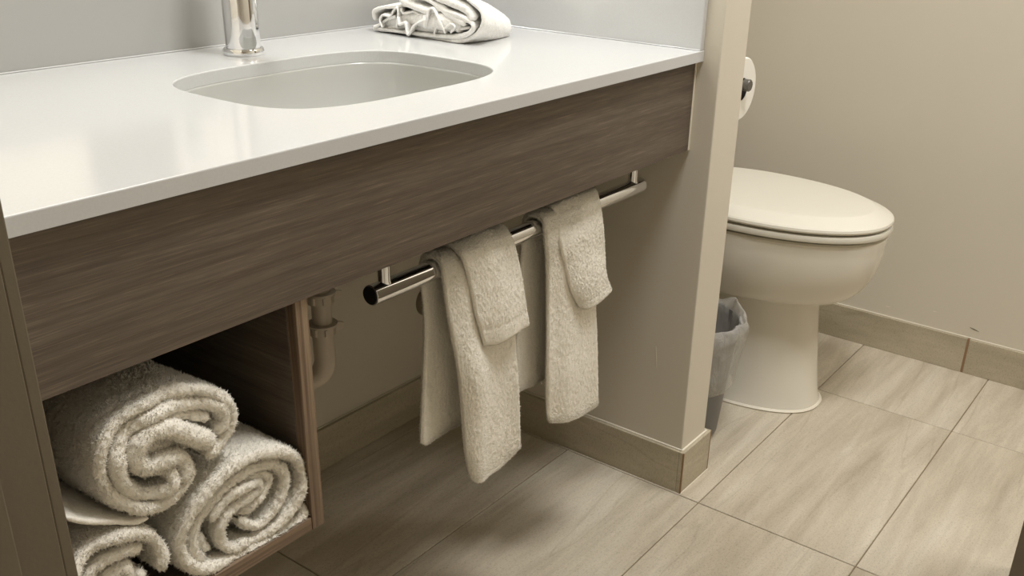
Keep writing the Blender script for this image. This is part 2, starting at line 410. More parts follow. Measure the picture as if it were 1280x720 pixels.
# ------------------------------------------------------------------ open towel shelf box hung under the counter
bx0, bx1, bz0 = XL + 0.001, -0.8685, 0.388
cb = empty('towel_shelf_box', ((bx0+bx1)/2, 0.25, bz0), 'open brown wood-grain shelf box holding the rolled towels', 'shelf')
bt, by0, by1, bz1 = 0.0178, 0.0135, 0.47, CT - TH - 0.001
def panel(name, lo, hi, mm, edge=None, em=None):
    o = box(name, lo, hi, mm, cb, 0.0006, 1)
    if edge: box(name + '_edge_band', edge[0], edge[1], em, o, 0.0005, 1)
    return o
sy = 0.0312
panel('right_panel', (bx1-bt, sy, bz0), (bx1, by1, bz1), m_wood_side)
e1 = box('edge_band', (bx1-bt, by0+0.0012, bz0), (bx1, sy-0.0003, ZB-0.0006), m_edge, cb, 0.0006, 1)
e1['label'] = 'streaky brown upright edge strip'
panel('left_panel', (bx0, sy, bz0), (bx0+bt, by1, bz1), m_wood_side)
box('edge_band', (bx0, by0+0.0012, bz0), (bx0+bt, sy-0.0003, ZB-0.0006), m_edge, cb, 0.0006, 1)
panel('bottom_panel', (bx0+bt+0.0002, sy, bz0), (bx1-bt-0.0002, by1, bz0+bt), m_wood)
box('edge_band', (bx0+bt+0.0002, by0+0.0025, bz0), (bx1-bt-0.0002, sy-0.0003, bz0+bt), m_edge_flat, cb, 0.0006, 1)
panel('back_panel', (bx0+bt+0.0002, by1-0.012, bz0+bt+0.0002), (bx1-bt-0.0002, by1, bz1), m_wood)
panel('top_panel', (bx0+bt+0.0002, sy, ZB+0.010), (bx1-bt-0.0002, by1-0.0122, ZB+0.018), m_wood)

# ------------------------------------------------------------------ towel bar
by, bz, br = 0.0600, 0.6336, 0.0136
bxc, bhl = -0.4047, 0.3262
tb = empty('towel_bar', (bxc, by, bz), 'polished chrome towel bar hung under the apron', 'towel bar')
lathe('rail', [(br-0.0012, -bhl), (br, -bhl+0.001), (br, bhl-0.001), (br-0.0012, bhl)], (bxc, by, bz), m_chrome, tb, 64, 'x')
lathe('dark_end_reflection', [(br-0.0016, -bhl-0.0008), (br-0.0014, -bhl-0.0001)], (bxc, by, bz), m_black, tb, 48, 'x')  # black disc, the dark reflection in the chrome end put into its colour
for px_ in (-0.7059, -0.1051):
    lathe('post', [(0.0100, 0.0090), (0.0082, 0.0135), (0.0082, CT-TH-0.0225-bz)], (px_, by, bz), m_chrome, tb, 32)
YO = 0.0375

# ------------------------------------------------------------------ drain plumbing
pp = empty('drain_trap', (-0.628, 0.27, 0.40), 'off-white plastic drain trap below the sink', 'pipe')
px_, py_ = -0.6305, 0.27
lathe('tailpiece', [(0.0150, 0.497), (0.0150, 0.689)], (px_, py_, 0), m_pvc, pp, 40)
tube('trap_bend', [(px_, py_, 0.497), (px_, py_, 0.46), (px_, py_, 0.435), (px_-0.006, py_+0.010, 0.412), (px_-0.026, py_+0.030, 0.402), (px_-0.046, py_+0.050, 0.412), (px_-0.052, py_+0.058, 0.435), (px_-0.052, py_+0.060, 0.47), (px_-0.052, py_+0.09, 0.49), (px_-0.052, D-0.012, 0.50)], 0.0165, m_pvc, pp, 32, 90)
def slip_nut(z):
    nb = lathe('slip_nut', [(0.0170, 0.0), (0.0195, 0.001), (0.0195, 0.014), (0.0225, 0.0155), (0.0225, 0.019), (0.0155, 0.020)], (px_, py_, z), m_pvc, pp, 40)
    for k in range(8):
        a = k * math.pi / 4 + 0.3; c_, s_ = math.cos(a), math.sin(a)
        r0, r1 = 0.0190, 0.0235 if k % 4 != 3 else 0.032
        hw = 0.0022
        pts = []
        for zz in (z+0.002, z+0.018):
            for r_, q in ((r0, -hw), (r1, -hw*0.7), (r1, hw*0.7), (r0, hw)):
                pts.append((px_ + c_*r_ - s_*q, py_ + s_*r_ + c_*q, zz if r_ == r0 else (z+0.006 if zz < z+0.01 else z+0.015)))
        me = bpy.data.meshes.new('nut_rib'); me.from_pydata(pts, [], [(0,3,2,1),(4,5,6,7),(0,1,5,4),(1,2,6,5),(2,3,7,6),(3,0,4,7)])
        link('nut_rib', me, m_pvc, nb)
slip_nut(0.482); slip_nut(0.533)
esc = at(533, 375, 1, D)
va = empty('supply_valve', (esc[0], D - 0.02, esc[2]), 'dull metal supply stop valve on the back wall below the bar', 'valve')
m_dull, nt, b = mat('dull_metal', lin(150, 140, 124), 0.4, 0.6)
lathe('escutcheon', [(0.034, -0.0006), (0.034, -0.004), (0.030, -0.010), (0.012, -0.012)], (esc[0], D, esc[2]), m_dull, va, 40, 'y')
lathe('valve_body', [(0.010, -0.0125), (0.010, -0.045), (0.008, -0.047)], (esc[0], D, esc[2]), m_dull, va, 24, 'y')
lathe('valve_handle', [(0.006, -0.0475), (0.017, -0.052), (0.017, -0.060), (0.010, -0.062)], (esc[0], D, esc[2]), m_dull, va, 24, 'y')

# ------------------------------------------------------------------ terry towels
def loops(shape, seed, k=0.45):
    """knobbly loop heights, one value per vertex, lightly blurred"""
    q = np.random.default_rng(seed).normal(size=shape)
    b_ = q.copy(); b_[1:] += k*q[:-1]; b_[:-1] += k*q[1:]; c_ = b_.copy(); c_[:, 1:] += k*b_[:, :-1]; c_[:, :-1] += k*b_[:, 1:]
    return np.clip(c_ / c_.std(), -2, 2) * 0.42
def add_pile(P, amp, seed, smooth_amt=0.5):
    """push a (n,m,3) surface grid out along its normals by loop-like noise; returns P, normals"""
    du = np.gradient(P, axis=0); dv = np.gradient(P, axis=1)
    Nn = np.cross(du, dv); L = np.linalg.norm(Nn, axis=2, keepdims=True); L[L < 1e-12] = 1; Nn /= L
    a = loops(P.shape[:2], seed)
    big = vnoise(P, 0.03, seed + 9) * 0.8 + vnoise(P, 0.06, seed + 3) * 1.4
    return P + Nn * ((a * amp + big * amp * smooth_amt)[..., None]), Nn
def tufts(P, Nn, dens, length, seed, keep=None):
    """tiny three-sided threads standing on the surface"""
    rng = np.random.default_rng(seed)
    V = P.reshape(-1, 3); Q = Nn.reshape(-1, 3)
    m = rng.random(len(V)) < dens
    if keep is not None: m &= keep(V)
    V, Q = V[m], Q[m]; n = len(V)
    if n == 0: return None
    jit = rng.normal(size=(n, 3)); d = Q + jit * 0.7; d /= np.linalg.norm(d, axis=1)[:, None]
    t = np.cross(d, rng.normal(size=(n, 3))); t /= np.linalg.norm(t, axis=1)[:, None] + 1e-9; s = np.cross(d, t)
    r = 0.0007; ln = length * (0.5 + rng.random((n, 1)))
    base = V - Q * 0.0008
    pts = np.stack([base + t*r, base - 0.5*t*r + 0.87*s*r, base - 0.5*t*r - 0.87*s*r, base + d*ln], 1).reshape(-1, 3)
    k = np.arange(n)[:, None] * 4
    F = np.concatenate([k + [0, 1, 3], k + [1, 2, 3], k + [2, 0, 3]])
    return pts, F
def towel_mesh(name, sheets, m, parent=None, pile_part=True):
    """sheets: list of (P grid, normals, tuft density, tuft length, keep)"""
    Vs, Qs, off = [], [], 0; TV, TF, to = [], [], 0
    for s, (P, Nn, dens, ln, keep) in enumerate(sheets):
        n, mm = P.shape[:2]; idx = np.arange(n*mm).reshape(n, mm) + off
        Qs.append(np.stack([idx[:-1, :-1], idx[1:, :-1], idx[1:, 1:], idx[:-1, 1:]], -1).reshape(-1, 4)); Vs.append(P.reshape(-1, 3)); off += n*mm
        if dens > 0:
            r = tufts(P, Nn, dens, ln, s + 11, keep)
            if r: TV.append(r[0]); TF.append(r[1] + to); to += len(r[0])
    me = raw_mesh(name, np.vstack(Vs), np.vstack(Qs)); o = link(name, me, m, parent, True)
    if TV:
        t = link('terry_pile', raw_mesh('terry_pile', np.vstack(TV), np.vstack(TF)), m, o, True); t['kind'] = 'stuff'
        t.matrix_parent_inverse = Matrix()
    return o
def ribbon(pts, axis, val, T, depth, wob=0.003, seed=0, step=0.0016, amp=0.0011, skew=(0, 0), crop=None, sm=0.5, bulge=1.0, dpt_start=0.0, tips=0.012):
    """a folded layer seen end on: the traced middle line lies in the plane axis=val, the layer runs back from it"""
    p = np.array([at(u, v_, axis, val) for u, v_ in pts])
    o2 = [a for a in range(3) if a != axis]
    q = p[:, o2]
    L = np.linalg.norm(np.diff(q, axis=0), axis=1).sum()
    n = max(12, int(L / step)); S = spline(q, n)
    tg = np.gradient(S, axis=0); tg /= np.linalg.norm(tg, axis=1)[:, None] + 1e-12
    nn = np.stack([-tg[:, 1], tg[:, 0]], -1)
    s = np.linspace(0, L, n)
    end = np.minimum(s, L - s) / tips; end = np.clip(end, 0.02, 1); h = T/2 * np.sqrt(1 - (1-end)**2)
    h = h * (1 + 0.16 * vnoise(np.stack([s, s*0+seed, s*0], -1), 0.02, seed))
    nd = max(4, int(depth / step)); na = max(8, int(math.pi * T/2 / step))
    d_line = np.linspace(depth, 0, nd, endpoint=False); ang = np.linspace(0, math.pi, na)
    cosv = np.r_[np.ones(nd), np.cos(ang), -np.ones(nd)]
    dep = np.r_[d_line, -np.sin(ang) * T/2 * bulge, d_line[::-1]]
    fr = wob * vnoise(np.stack([s, s*0, s*0+seed], -1), 0.03, seed+1) + dpt_start
    P = np.empty((n, len(dep), 3))
    back = np.clip(dep, 0, None) / max(depth, 1e-6)
    for k, a in enumerate(o2):
        P[:, :, a] = S[:, k:k+1] + nn[:, k:k+1] * h[:, None] * cosv[None] + skew[k] * back[None]
    P[:, :, axis] = val + fr[:, None] * (1 - back)[None] + np.where(dep[None] < 0, dep[None] * (h / (T/2))[:, None], dep[None])
    P2, Nn = add_pile(P, amp, seed, sm)
    # orient normals outward from the middle line
    mid = np.zeros_like(P); 
    for k, a in enumerate(o2): mid[:, :, a] = S[:, k:k+1] + skew[k] * back[None]
    mid[:, :, axis] = np.maximum(P[:, :, axis], val + fr[:, None] + 0.0)
    sg = np.sign(((P - mid) * Nn).sum(2).mean())
    Nn *= sg
    return P2, Nn
def inbox(P):
    P[..., 0] = np.clip(P[..., 0], -1.1757, -0.8875); P[..., 2] = np.clip(P[..., 2], 0.4066, ZB + 0.008); P[..., 1] = np.minimum(P[..., 1], 0.455); return P
def cpx(x0, y0, s, pts): return [(x0 + a/s, y0 + b_/s) for a, b_ in pts]

# roll at the top of the pile
k1 = 3.273
r1a = cpx(40, 430, k1, [(700, 455), (765, 400), (805, 330), (800, 250), (735, 200), (640, 182), (520, 210), (400, 265), (310, 345), (268, 430), (268, 520), (305, 595), (370, 645), (450, 668), (530, 645), (590, 590), (628, 530), (630, 475)])
r1b = cpx(40, 430, k1, [(745, 365), (778, 310), (765, 262), (705, 235), (600, 245), (490, 275), (400, 330), (345, 405), (330, 490), (360, 565), (430, 610), (510, 600), (555, 555), (540, 505), (480, 500), (430, 520)])
r1c = cpx(40, 430, k1, [(735, 370), (700, 385), (620, 360), (540, 335), (470, 345), (415, 395), (400, 455), (440, 490), (520, 465), (590, 455), (610, 500), (590, 555)])
r1d = cpx(40, 430, k1, [(480, 395), (530, 400), (600, 425), (640, 420)])
r1e = cpx(40, 430, k1, [(720, 300), (640, 290), (560, 300), (500, 310)])
r1f = cpx(40, 430, k1, [(450, 440), (520, 425), (570, 415), (600, 440)])
sh = []
keep1 = lambda V: V[:, 1] < 0.16
for i, (pts, T, dep, fwd) in enumerate([(r1a, 0.0155, 0.27, 0), (r1b, 0.0160, 0.10, -0.004), (r1c, 0.0185, 0.08, -0.006), (r1e, 0.012, 0.06, 0.002), (r1d, 0.016, 0.06, 0.006), (r1f, 0.016, 0.06, 0.004)]):
    P, Nn = ribbon(pts, 1, 0.030, T, dep, 0.006, 20+i, dpt_start=fwd, skew=(-0.008, -0.012) if i == 0 else (0, 0)); sh.append((inbox(P), Nn, 0.80, 0.0034, keep1))
t1 = tag(towel_mesh('rolled_towel', sh, m_terry), 'white terry towel roll lying on top of the other two rolls', 'towel', 'rolled towels in the shelf box')

# right lower roll
r2a = cpx(180, 500, k1, [(655, 425), (648, 470), (600, 515), (520, 565), (430, 610), (330, 660), (230, 690), (165, 655), (148, 590), (165, 510), (215, 420), (290, 330), (370, 262), (460, 222), (550, 210), (620, 240), (645, 300), (635, 370), (600, 440), (540, 510), (460, 565), (390, 605)])
r2b = cpx(180, 500, k1, [(262, 655), (215, 640), (205, 575), (235, 490), (300, 400), (380, 325), (460, 278), (530, 265), (578, 300), (575, 370), (535, 450), (480, 510), (430, 515), (395, 490)])
r2c = cpx(180, 500, k1, [(420, 570), (370, 610), (325, 590), (315, 530), (345, 470), (405, 420), (465, 380), (478, 350), (450, 345), (390, 370), (320, 430), (275, 500)])
r2d = cpx(180, 500, k1, [(400, 475), (450, 440), (500, 380), (525, 330), (480, 310), (420, 340)])
r2e = cpx(180, 500, k1, [(240, 560), (262, 610), (290, 625)])
sh = []
keep2 = lambda V: V[:, 1] < 0.16
for i, (pts, T, dep, fwd, wb) in enumerate([(r2a, 0.0145, 0.27, 0, 0.003), (r2b, 0.0130, 0.10, 0.004, 0.004), (r2c, 0.0130, 0.08, 0.002, 0.004), (r2d, 0.0125, 0.06, 0.008, 0.003), (r2e, 0.012, 0.05, 0.010, 0.002)]):
    P, Nn = ribbon(pts, 1, 0.026, T, dep, wb, 40+i, dpt_start=fwd); sh.append((inbox(P), Nn, 0.80, 0.0034, keep2))
t2 = tag(towel_mesh('rolled_towel', sh, m_terry), 'white terry towel roll at the right, on the shelf against the wooden side', 'towel', 'rolled towels in the shelf box')

# left lower roll with its loose hemmed flap
k3 = 2.4
r3a = cpx(0, 420, k3, [(480, 700), (482, 650), (455, 605), (400, 590), (330, 605), (265, 645), (220, 700), (195, 780), (215, 850), (290, 880), (370, 850), (430, 790), (470, 740)])
r3b = cpx(0, 420, k3, [(430, 640), (370, 645), (310, 675), (265, 725), (250, 790), (290, 830), (350, 810), (400, 760), (425, 700)])
r3c = cpx(0, 420, k3, [(300, 760), (340, 720), (380, 700), (375, 750), (340, 780)])
r3f = cpx(0, 420, k3, [(196, 545), (250, 553), (320, 555), (390, 556), (440, 542)])
sh = []
for i, (pts, T, dep, fwd, am) in enumerate([(r3a, 0.0150, 0.26, 0, 0.0011), (r3b, 0.0160, 0.09, 0.003, 0.0011), (r3c, 0.015, 0.06, 0.006, 0.0011), (r3f, 0.0060, 0.24, 0.0, 0.0005)]):
    P, Nn = ribbon(pts, 1, 0.030, T, dep, 0.004, 60+i, dpt_start=fwd, amp=am, skew=(-0.005, 0.030) if i == 3 else (0, 0)); sh.append((inbox(P), Nn, 0.80 if i < 3 else 0.05, 0.0034 if i < 3 else 0.0012, keep1))
t3 = tag(towel_mesh('rolled_towel', sh, m_terry), 'white terry towel roll at lower left with a loose hemmed flap', 'towel', 'rolled towels in the shelf box')

# hanging towels: sheets laid over the bar
def sheet(rows, T, seed, step=0.0016, amp=0.0011, folds=0.0, hem=0.016, dens=0.75, ln=0.0026):
    """rows: (m control points each), world coordinates, from the front hem over the bar to the back hem"""
    R = np.array(rows, float)
    Lr = np.linalg.norm(np.diff(R[:, 1], axis=0), axis=1).sum(); Lc = np.linalg.norm(np.diff(R[len(R)//2], axis=0), axis=1).sum() * 1.05
    nr, nc = int(Lr/step), int(Lc/step)
    A = np.stack([spline_u(R[:, j], nr) for j in range(R.shape[1])], 1)
    Bm = np.stack([spline_u(A[i], nc) for i in range(nr)], 0)
    du = np.gradient(Bm, axis=0); dv = np.gradient(Bm, axis=1)
    Nn = np.cross(du, dv); Nn /= np.linalg.norm(Nn, axis=2, keepdims=True) + 1e-12
    du_l = np.linspace(0, Lr, nr); dv_l = np.linspace(0, Lc, nc)
    eu = np.clip(np.minimum(du_l, Lr-du_l) / (T*0.6), 0, 1); ev = np.clip(np.minimum(dv_l, Lc-dv_l) / (T*0.6), 0, 1)
    h = T/2 * np.sqrt(np.clip(1-(1-eu)**2, 0, 1))[:, None] * np.sqrt(np.clip(1-(1-ev)**2, 0, 1))[None]
    if folds:
        Bm = Bm + Nn * (folds * vnoise(Bm * [1, 0.3, 0.22], 0.035, seed))[..., None]
    hemf = np.clip(np.minimum(du_l, Lr-du_l) / hem, 0, 1)[:, None]
    hemf = np.where(hemf < 0.85, 0.35, 1.0) * np.ones((1, nc))
    groove = np.exp(-((np.minimum(du_l, Lr-du_l) - hem) / 0.0016)**2)[:, None] * 0.0006
    out = []
    for sgn in (1, -1):
        P = Bm + Nn * (sgn * (h - groove))[..., None]
        a = loops(P.shape[:2], seed, 0.12) * 0.75
        big = vnoise(P, 0.045, seed+9) * 1.2
        ed = (eu[:, None] * ev[None])
        P = P + Nn * (sgn * (a * amp * hemf + big * amp * 0.8) * (0.3 + 0.7*ed))[..., None]
        if sgn < 0: P = P[::-1]; out.append((P, -Nn[::-1], dens, ln, None))
        else: out.append((P, Nn, dens, ln, None))
    return out
def spline_u(p, n):
    p = np.asarray(p, float); q = np.vstack([2*p[0]-p[1], p, 2*p[-1]-p[-2]])
    t = np.linspace(0, len(p) - 1 - 1e-9, n); i = t.astype(int); f = (t - i)[:, None]
    a, b_, c, d = q[i], q[i+1], q[i+2], q[i+3]
    return 0.5 * (2*b_ + (c-a)*f + (2*a-5*b_+4*c-d)*f**2 + (3*b_-a-3*c+d)*f**3)
def front_rows(rows, ys):
    return [[at(u, v_, 1, y + YO) for (u, v_), y in zip(r, yy)] for r, yy in zip(rows, ys)]
def over_bar(xs, rad, back, angs=(140, 105, 70, 30)):
    out = []
    for a in angs:
        t = math.radians(a); out.append([(x, by + rad*math.cos(t), bz + rad*math.sin(t)) for x in xs])
    for zz, dx, y in back:
        out.append([(x + d, max(y + YO, by + rad) if y < 0.05 else y, zz - 0.020) for x, d in zip(xs, dx)])
    return out
def hang(main, ys, flap, yf, backL, seed, rb=0.0194, rf=0.0280, flap_back=0.63):
    fr = front_rows(main, ys)
    xs = [p[0] for p in fr[-1]]
    R = fr + over_bar(xs, rb, backL)
    sheets = sheet(R, 0.0100, seed, folds=0.005)
    f2 = front_rows(flap, yf); xs2 = [p[0] for p in f2[-1]]
    R2 = f2 + over_bar(xs2, rf, [(0.645, (0, 0, 0, 0), by+rf+0.001), (flap_back, (0.004, 0, 0, 0), by+rf+0.003)], (122, 96, 66, 30))
    sheets += sheet(R2, 0.0075, seed + 31, folds=0.0025)
    return sheets
mainL = [[(588, 594), (601, 603), (627, 581), (650, 558)], [(581, 572), (600, 578), (625, 562), (650, 545)], [(576, 520), (600, 520), (625, 510), (649, 500)], [(571, 470), (595, 465), (620, 455), (646, 445)],
         [(563, 420), (585, 410), (612, 395), (641, 380)], [(556, 370), (575, 357), (605, 340), (632, 325)], [(553, 344), (575, 332), (602, 318), (628, 306)]]
yL = [(0.004, -0.006, 0.004, 0.000)]*2 + [(0.006, -0.006, 0.004, 0.0)]*2 + [(0.006, 0.002, 0.006, 0.004)]*2 + [(0.0034,)*4]
flapL = [[(604, 432), (622, 430), (640, 420), (661, 407)], [(594, 395), (615, 392), (637, 383), (656, 373)], [(586, 355), (606, 351), (630, 343), (650, 335)], [(579, 325), (598, 320), (622, 312), (643, 304)]]
yfL = [(-0.006, -0.010, -0.010, -0.006)]*2 + [(-0.0045, -0.008, -0.008, -0.004)] + [(-0.0052,)*4]
backL = [(0.640, (0, 0, 0, 0), 0.0405), (0.56, (0.006, 0, 0, 0), 0.043), (0.47, (0.002, 0, 0, 0), 0.046), (0.388, (-0.006, 0, -0.01, -0.02), 0.046), (0.372, (0.004, 0, -0.01, -0.03), 0.046)]
tl = tag(towel_mesh('hand_towel', hang(mainL, yL, flapL, yfL, backL, 100), m_terry), 'left white terry towel folded over the chrome bar, hanging lower', 'towel', 'towels hanging on the bar')
mainR = [[(689, 530), (710, 526), (730, 517), (745, 506)], [(685, 515), (707, 511), (728, 502), (746, 492)], [(683, 450), (705, 446), (726, 438), (746, 430)], [(682, 390), (703, 384), (724, 376), (744, 368)],
         [(681, 335), (700, 327), (720, 319), (740, 310)], [(679, 302), (697, 294), (715, 285), (734, 277)]]
yR = [(0.004, 0.000, 0.002, 0.0)]*3 + [(0.006, 0.002, 0.004, 0.002)]*2 + [(0.0034,)*4]
flapR = [[(724, 385), (736, 386), (750, 378), (764, 363)], [(713, 362), (730, 360), (745, 352), (757, 343)], [(706, 335), (722, 328), (740, 320), (755, 310)], [(699, 303), (715, 296), (735, 287), (753, 277)]]
yfR = [(-0.006, -0.012, -0.012, -0.006)]*2 + [(-0.0045, -0.008, -0.008, -0.004)] + [(-0.0052,)*4]
backR = [(0.640, (0.0, 0, 0, 0), 0.0405), (0.56, (-0.006, 0, 0, 0), 0.043), (0.46, (-0.010, 0, 0, 0), 0.046), (0.384, (-0.018, 0, -0.01, -0.02), 0.046), (0.366, (-0.008, 0, -0.01, -0.03), 0.046)]
tr_ = tag(towel_mesh('hand_towel', hang(mainR, yR, flapR, yfR, backR, 200, flap_back=0.57), m_terry), 'right white terry towel folded over the chrome bar, nearer the middle wall', 'towel', 'towels hanging on the bar')

tube('hem_seam', [at(675, 300, 1, YO+0.037), at(677, 350, 1, YO+0.037), at(676.5, 420, 1, YO+0.039), at(677, 480, 1, YO+0.039)], 0.0011, m_cloth, tr_, 8, 40)

# ------------------------------------------------------------------ folded washcloths on the counter
kc = 6.4; X0 = -0.243
c_out = cpx(450, 0, kc, [(150, 272), (300, 290), (450, 306), (600, 320), (720, 330), (840, 318), (930, 262), (975, 180), (965, 95), (890, 20), (800, -40), (650, -90), (480, -95)])
c_in = cpx(450, 0, kc, [(110, 225), (250, 245), (400, 264), (560, 285), (700, 295), (820, 286), (890, 250), (905, 200), (850, 150), (760, 112), (690, 88), (620, 40), (520, -10), (400, -40)])
c_top = cpx(450, 0, kc, [(110, 165), (105, 95), (170, 62), (270, 52), (360, 42), (450, 66), (530, 92), (610, 62)])
c_lob = cpx(450, 0, kc, [(330, -10), (390, 30), (470, 62), (560, 88), (640, 62), (700, 105), (780, 150), (850, 190)])
c_f1 = cpx(450, 0, kc, [(215, 215), (192, 165), (205, 120), (265, 125), (290, 80), (318, 62), (322, 130), (308, 225)])
c_f2 = cpx(450, 0, kc, [(335, 130), (350, 190), (395, 180), (410, 262), (430, 265), (470, 195), (530, 165), (545, 212), (575, 150), (590, 75), (620, 70), (655, 150), (700, 268)])
c_f3 = cpx(450, 0, kc, [(120, 215), (160, 200), (230, 150), (300, 130)])
c_fill = cpx(450, 0, kc, [(140, 175), (260, 165), (380, 150), (500, 165), (620, 170), (740, 190), (800, 215)])
c_fill2 = cpx(450, 0, kc, [(905, 165), (860, 90), (790, 45), (700, 10), (600, -30), (500, -50)])
c_f4 = cpx(450, 0, kc, [(235, 235), (250, 190), (272, 200), (290, 245)])
c_f5 = cpx(450, 0, kc, [(440, 270), (455, 215), (500, 190), (520, 230), (505, 275)])
c_f6 = cpx(450, 0, kc, [(610, 270), (622, 225), (655, 205), (690, 225), (745, 190), (780, 215), (740, 262)])
c_f7 = cpx(450, 0, kc, [(340, 60), (355, 105), (420, 95), (480, 120), (545, 100)])
c_mid = cpx(450, 0, kc, [(600, 255), (660, 215), (740, 190), (780, 230), (860, 225)])
c_low = cpx(450, 0, kc, [(140, 250), (260, 215), (400, 225), (560, 240), (650, 262)])
sh = []
for i, (pts, T, dep, fwd, am, wb) in enumerate([(c_out, 0.0060, 0.125, 0.004, 0.0006, 0.003), (c_in, 0.0062, 0.10, 0.0, 0.0006, 0.003), (c_top, 0.0070, 0.12, 0.004, 0.0005, 0.004), (c_lob, 0.012, 0.10, 0.002, 0.0006, 0.004),
        (c_f1, 0.0036, 0.05, -0.007, 0.0003, 0.006), (c_f2, 0.0036, 0.06, -0.009, 0.0003, 0.006), (c_f3, 0.0055, 0.06, -0.004, 0.0002, 0.005), (c_mid, 0.004, 0.1, 0.006, 0.0004, 0.003), (c_low, 0.010, 0.12, 0.010, 0.0005, 0.002), (c_fill, 0.026, 0.10, 0.012, 0.0012, 0.006), (c_f6, 0.0036, 0.05, -0.006, 0.0002, 0.006), (c_fill2, 0.014, 0.055, 0.004, 0.0008, 0.003), (c_f7, 0.0040, 0.05, 0.0, 0.0003, 0.005)]):
    P, Nn = ribbon(pts, 0, X0, T, dep, wb, 300+i, step=0.0016 if T > 0.003 else 0.0011, amp=am, dpt_start=fwd, sm=1.0, tips=0.004, skew=(0.040, -0.030) if i == 0 else (0.03, 0))
    P[:, :, 2] = np.maximum(P[:, :, 2], CT + 0.0006)
    sh.append((P, Nn, 0.0, 0, None))
tag(towel_mesh('washcloth', sh, m_cloth), 'white washcloths folded with fanned ruffles on the counter corner', 'washcloth')

# ------------------------------------------------------------------ toilet
TX = 0.515
to = empty('toilet', (TX, 0.2, 0), 'white elongated toilet with closed lid by the right wall', 'toilet')
def egg(yf, yb, hw, n=96, pw=2.15, wide=0.42):
    """elongated outline, widest part at fraction `wide` of the way from the back"""
    t = np.linspace(0, 2*np.pi, n, endpoint=False); ym = yb + (yf - yb) * wide
    c, s = np.cos(t), np.sin(t)
    x = hw * np.sign(c) * np.abs(c)**(2/pw)
    y = np.where(s < 0, ym + (ym - yf) * -(np.abs(s)**(2/pw)), ym + (yb - ym) * np.abs(s)**(2/pw))
    return np.stack([TX + x, y], -1)
def loft(name, rings, m, parent, caps=(True, True)):
    P = np.array([np.c_[r, np.full(len(r), z) if np.ndim(z) == 0 else z] for r, z in rings])
    me = grid_mesh(name, P, close_v=True, capA=caps[0], capB=caps[1])
    bm = bmesh.new(); bm.from_mesh(me); bmesh.ops.recalc_face_normals(bm, faces=bm.faces); bm.to_mesh(me); bm.free()
    o = link(name, me, m, parent, True); es = o.modifiers.new('split', 'EDGE_SPLIT'); es.split_angle = math.radians(14 if name == 'lid' else 38); return o
# pedestal
ped = [(0.0005, -0.112, 0.118), (0.004, -0.116, 0.120), (0.012, -0.114, 0.118), (0.03, -0.108, 0.114), (0.10, -0.098, 0.109), (0.18, -0.088, 0.106), (0.24, -0.082, 0.105), (0.272, -0.081, 0.106)]
loft('pedestal', [(egg(yf, 0.50, hw, pw=2.3, wide=0.62), z) for z, yf, hw in ped], m_porc, to)
lathe_c = [(egg(-0.119, 0.50, 0.1235, pw=2.3, wide=0.62), 0.0004), (egg(-0.121, 0.50, 0.1245, pw=2.3, wide=0.62), 0.003), (egg(-0.117, 0.50, 0.121, pw=2.3, wide=0.62), 0.0065)]
loft('caulk_bead', lathe_c, m_caulk, to)
bow = []
for k in range(17):
    a = k / 16 * math.pi / 2; f = math.sin(a) ** 0.72; zz = 0.268 + (0.412 - 0.268) * (1 - math.cos(a))**0.95
    bow.append((egg(-0.082 - 0.122*f, 0.42, 0.106 + 0.075*f, wide=0.52 - 0.06*f), zz))
bow += [(egg(-0.2065, 0.42, 0.1825, wide=0.46), 0.424), (egg(-0.2055, 0.42, 0.182, wide=0.46), 0.432), (egg(-0.201, 0.42, 0.178, wide=0.46), 0.4355)]
loft('bowl', bow, m_porc, to)
loft('seat_ring', [(egg(-0.204, 0.36, 0.180, wide=0.46), 0.4405), (egg(-0.2105, 0.36, 0.185, wide=0.46), 0.4425), (egg(-0.2125, 0.36, 0.187, wide=0.46), 0.449), (egg(-0.2105, 0.36, 0.185, wide=0.46), 0.4555), (egg(-0.203, 0.36, 0.179, wide=0.46), 0.457)], m_seat, to)
lid = [(egg(-0.203, 0.34, 0.179, wide=0.46), 0.4605), (egg(-0.2095, 0.345, 0.185, wide=0.46), 0.4615), (egg(-0.2115, 0.345, 0.187, wide=0.46), 0.4655), (egg(-0.2100, 0.345, 0.1858, wide=0.46), 0.4705), (egg(-0.2055, 0.343, 0.182, wide=0.46), 0.4735),
       (egg(-0.2045, 0.342, 0.181, wide=0.46), 0.4738), (egg(-0.1700, 0.322, 0.149, wide=0.46), 0.4885), (egg(-0.1690, 0.3215, 0.148, wide=0.46), 0.4886), (egg(-0.10, 0.27, 0.10, wide=0.46), 0.4888), (egg(0.0, 0.2, 0.04, wide=0.46), 0.4890)]
loft('lid', lid, m_seat, to)
for sx in (-1, 1):
    lathe('hinge_cap', [(0.016, 0.4365), (0.016, 0.462), (0.012, 0.466)], (TX + sx*0.075, 0.375, 0), m_seat, to, 24)
for sx in (-1, 1):
    for yy in (-0.12, 0.20):
        lathe('seat_bumper', [(0.006, 0.4356), (0.006, 0.4404)], (TX + sx*(0.09 if yy < 0 else 0.15), yy, 0), m_black, to, 12)
tk = box('tank', (TX-0.215, 0.395, 0.4362), (TX+0.215, 0.573, 0.775), m_porc, to, 0.03, 5)
box('tank_lid', (TX-0.225, 0.385, 0.7755), (TX+0.225, 0.576, 0.812), m_porc, to, 0.012, 4)
tube('flush_lever', [(TX-0.17, 0.392, 0.72), (TX-0.17, 0.378, 0.72), (TX-0.13, 0.374, 0.715), (TX-0.09, 0.374, 0.705)], 0.005, m_chrome, to, 12, 20)

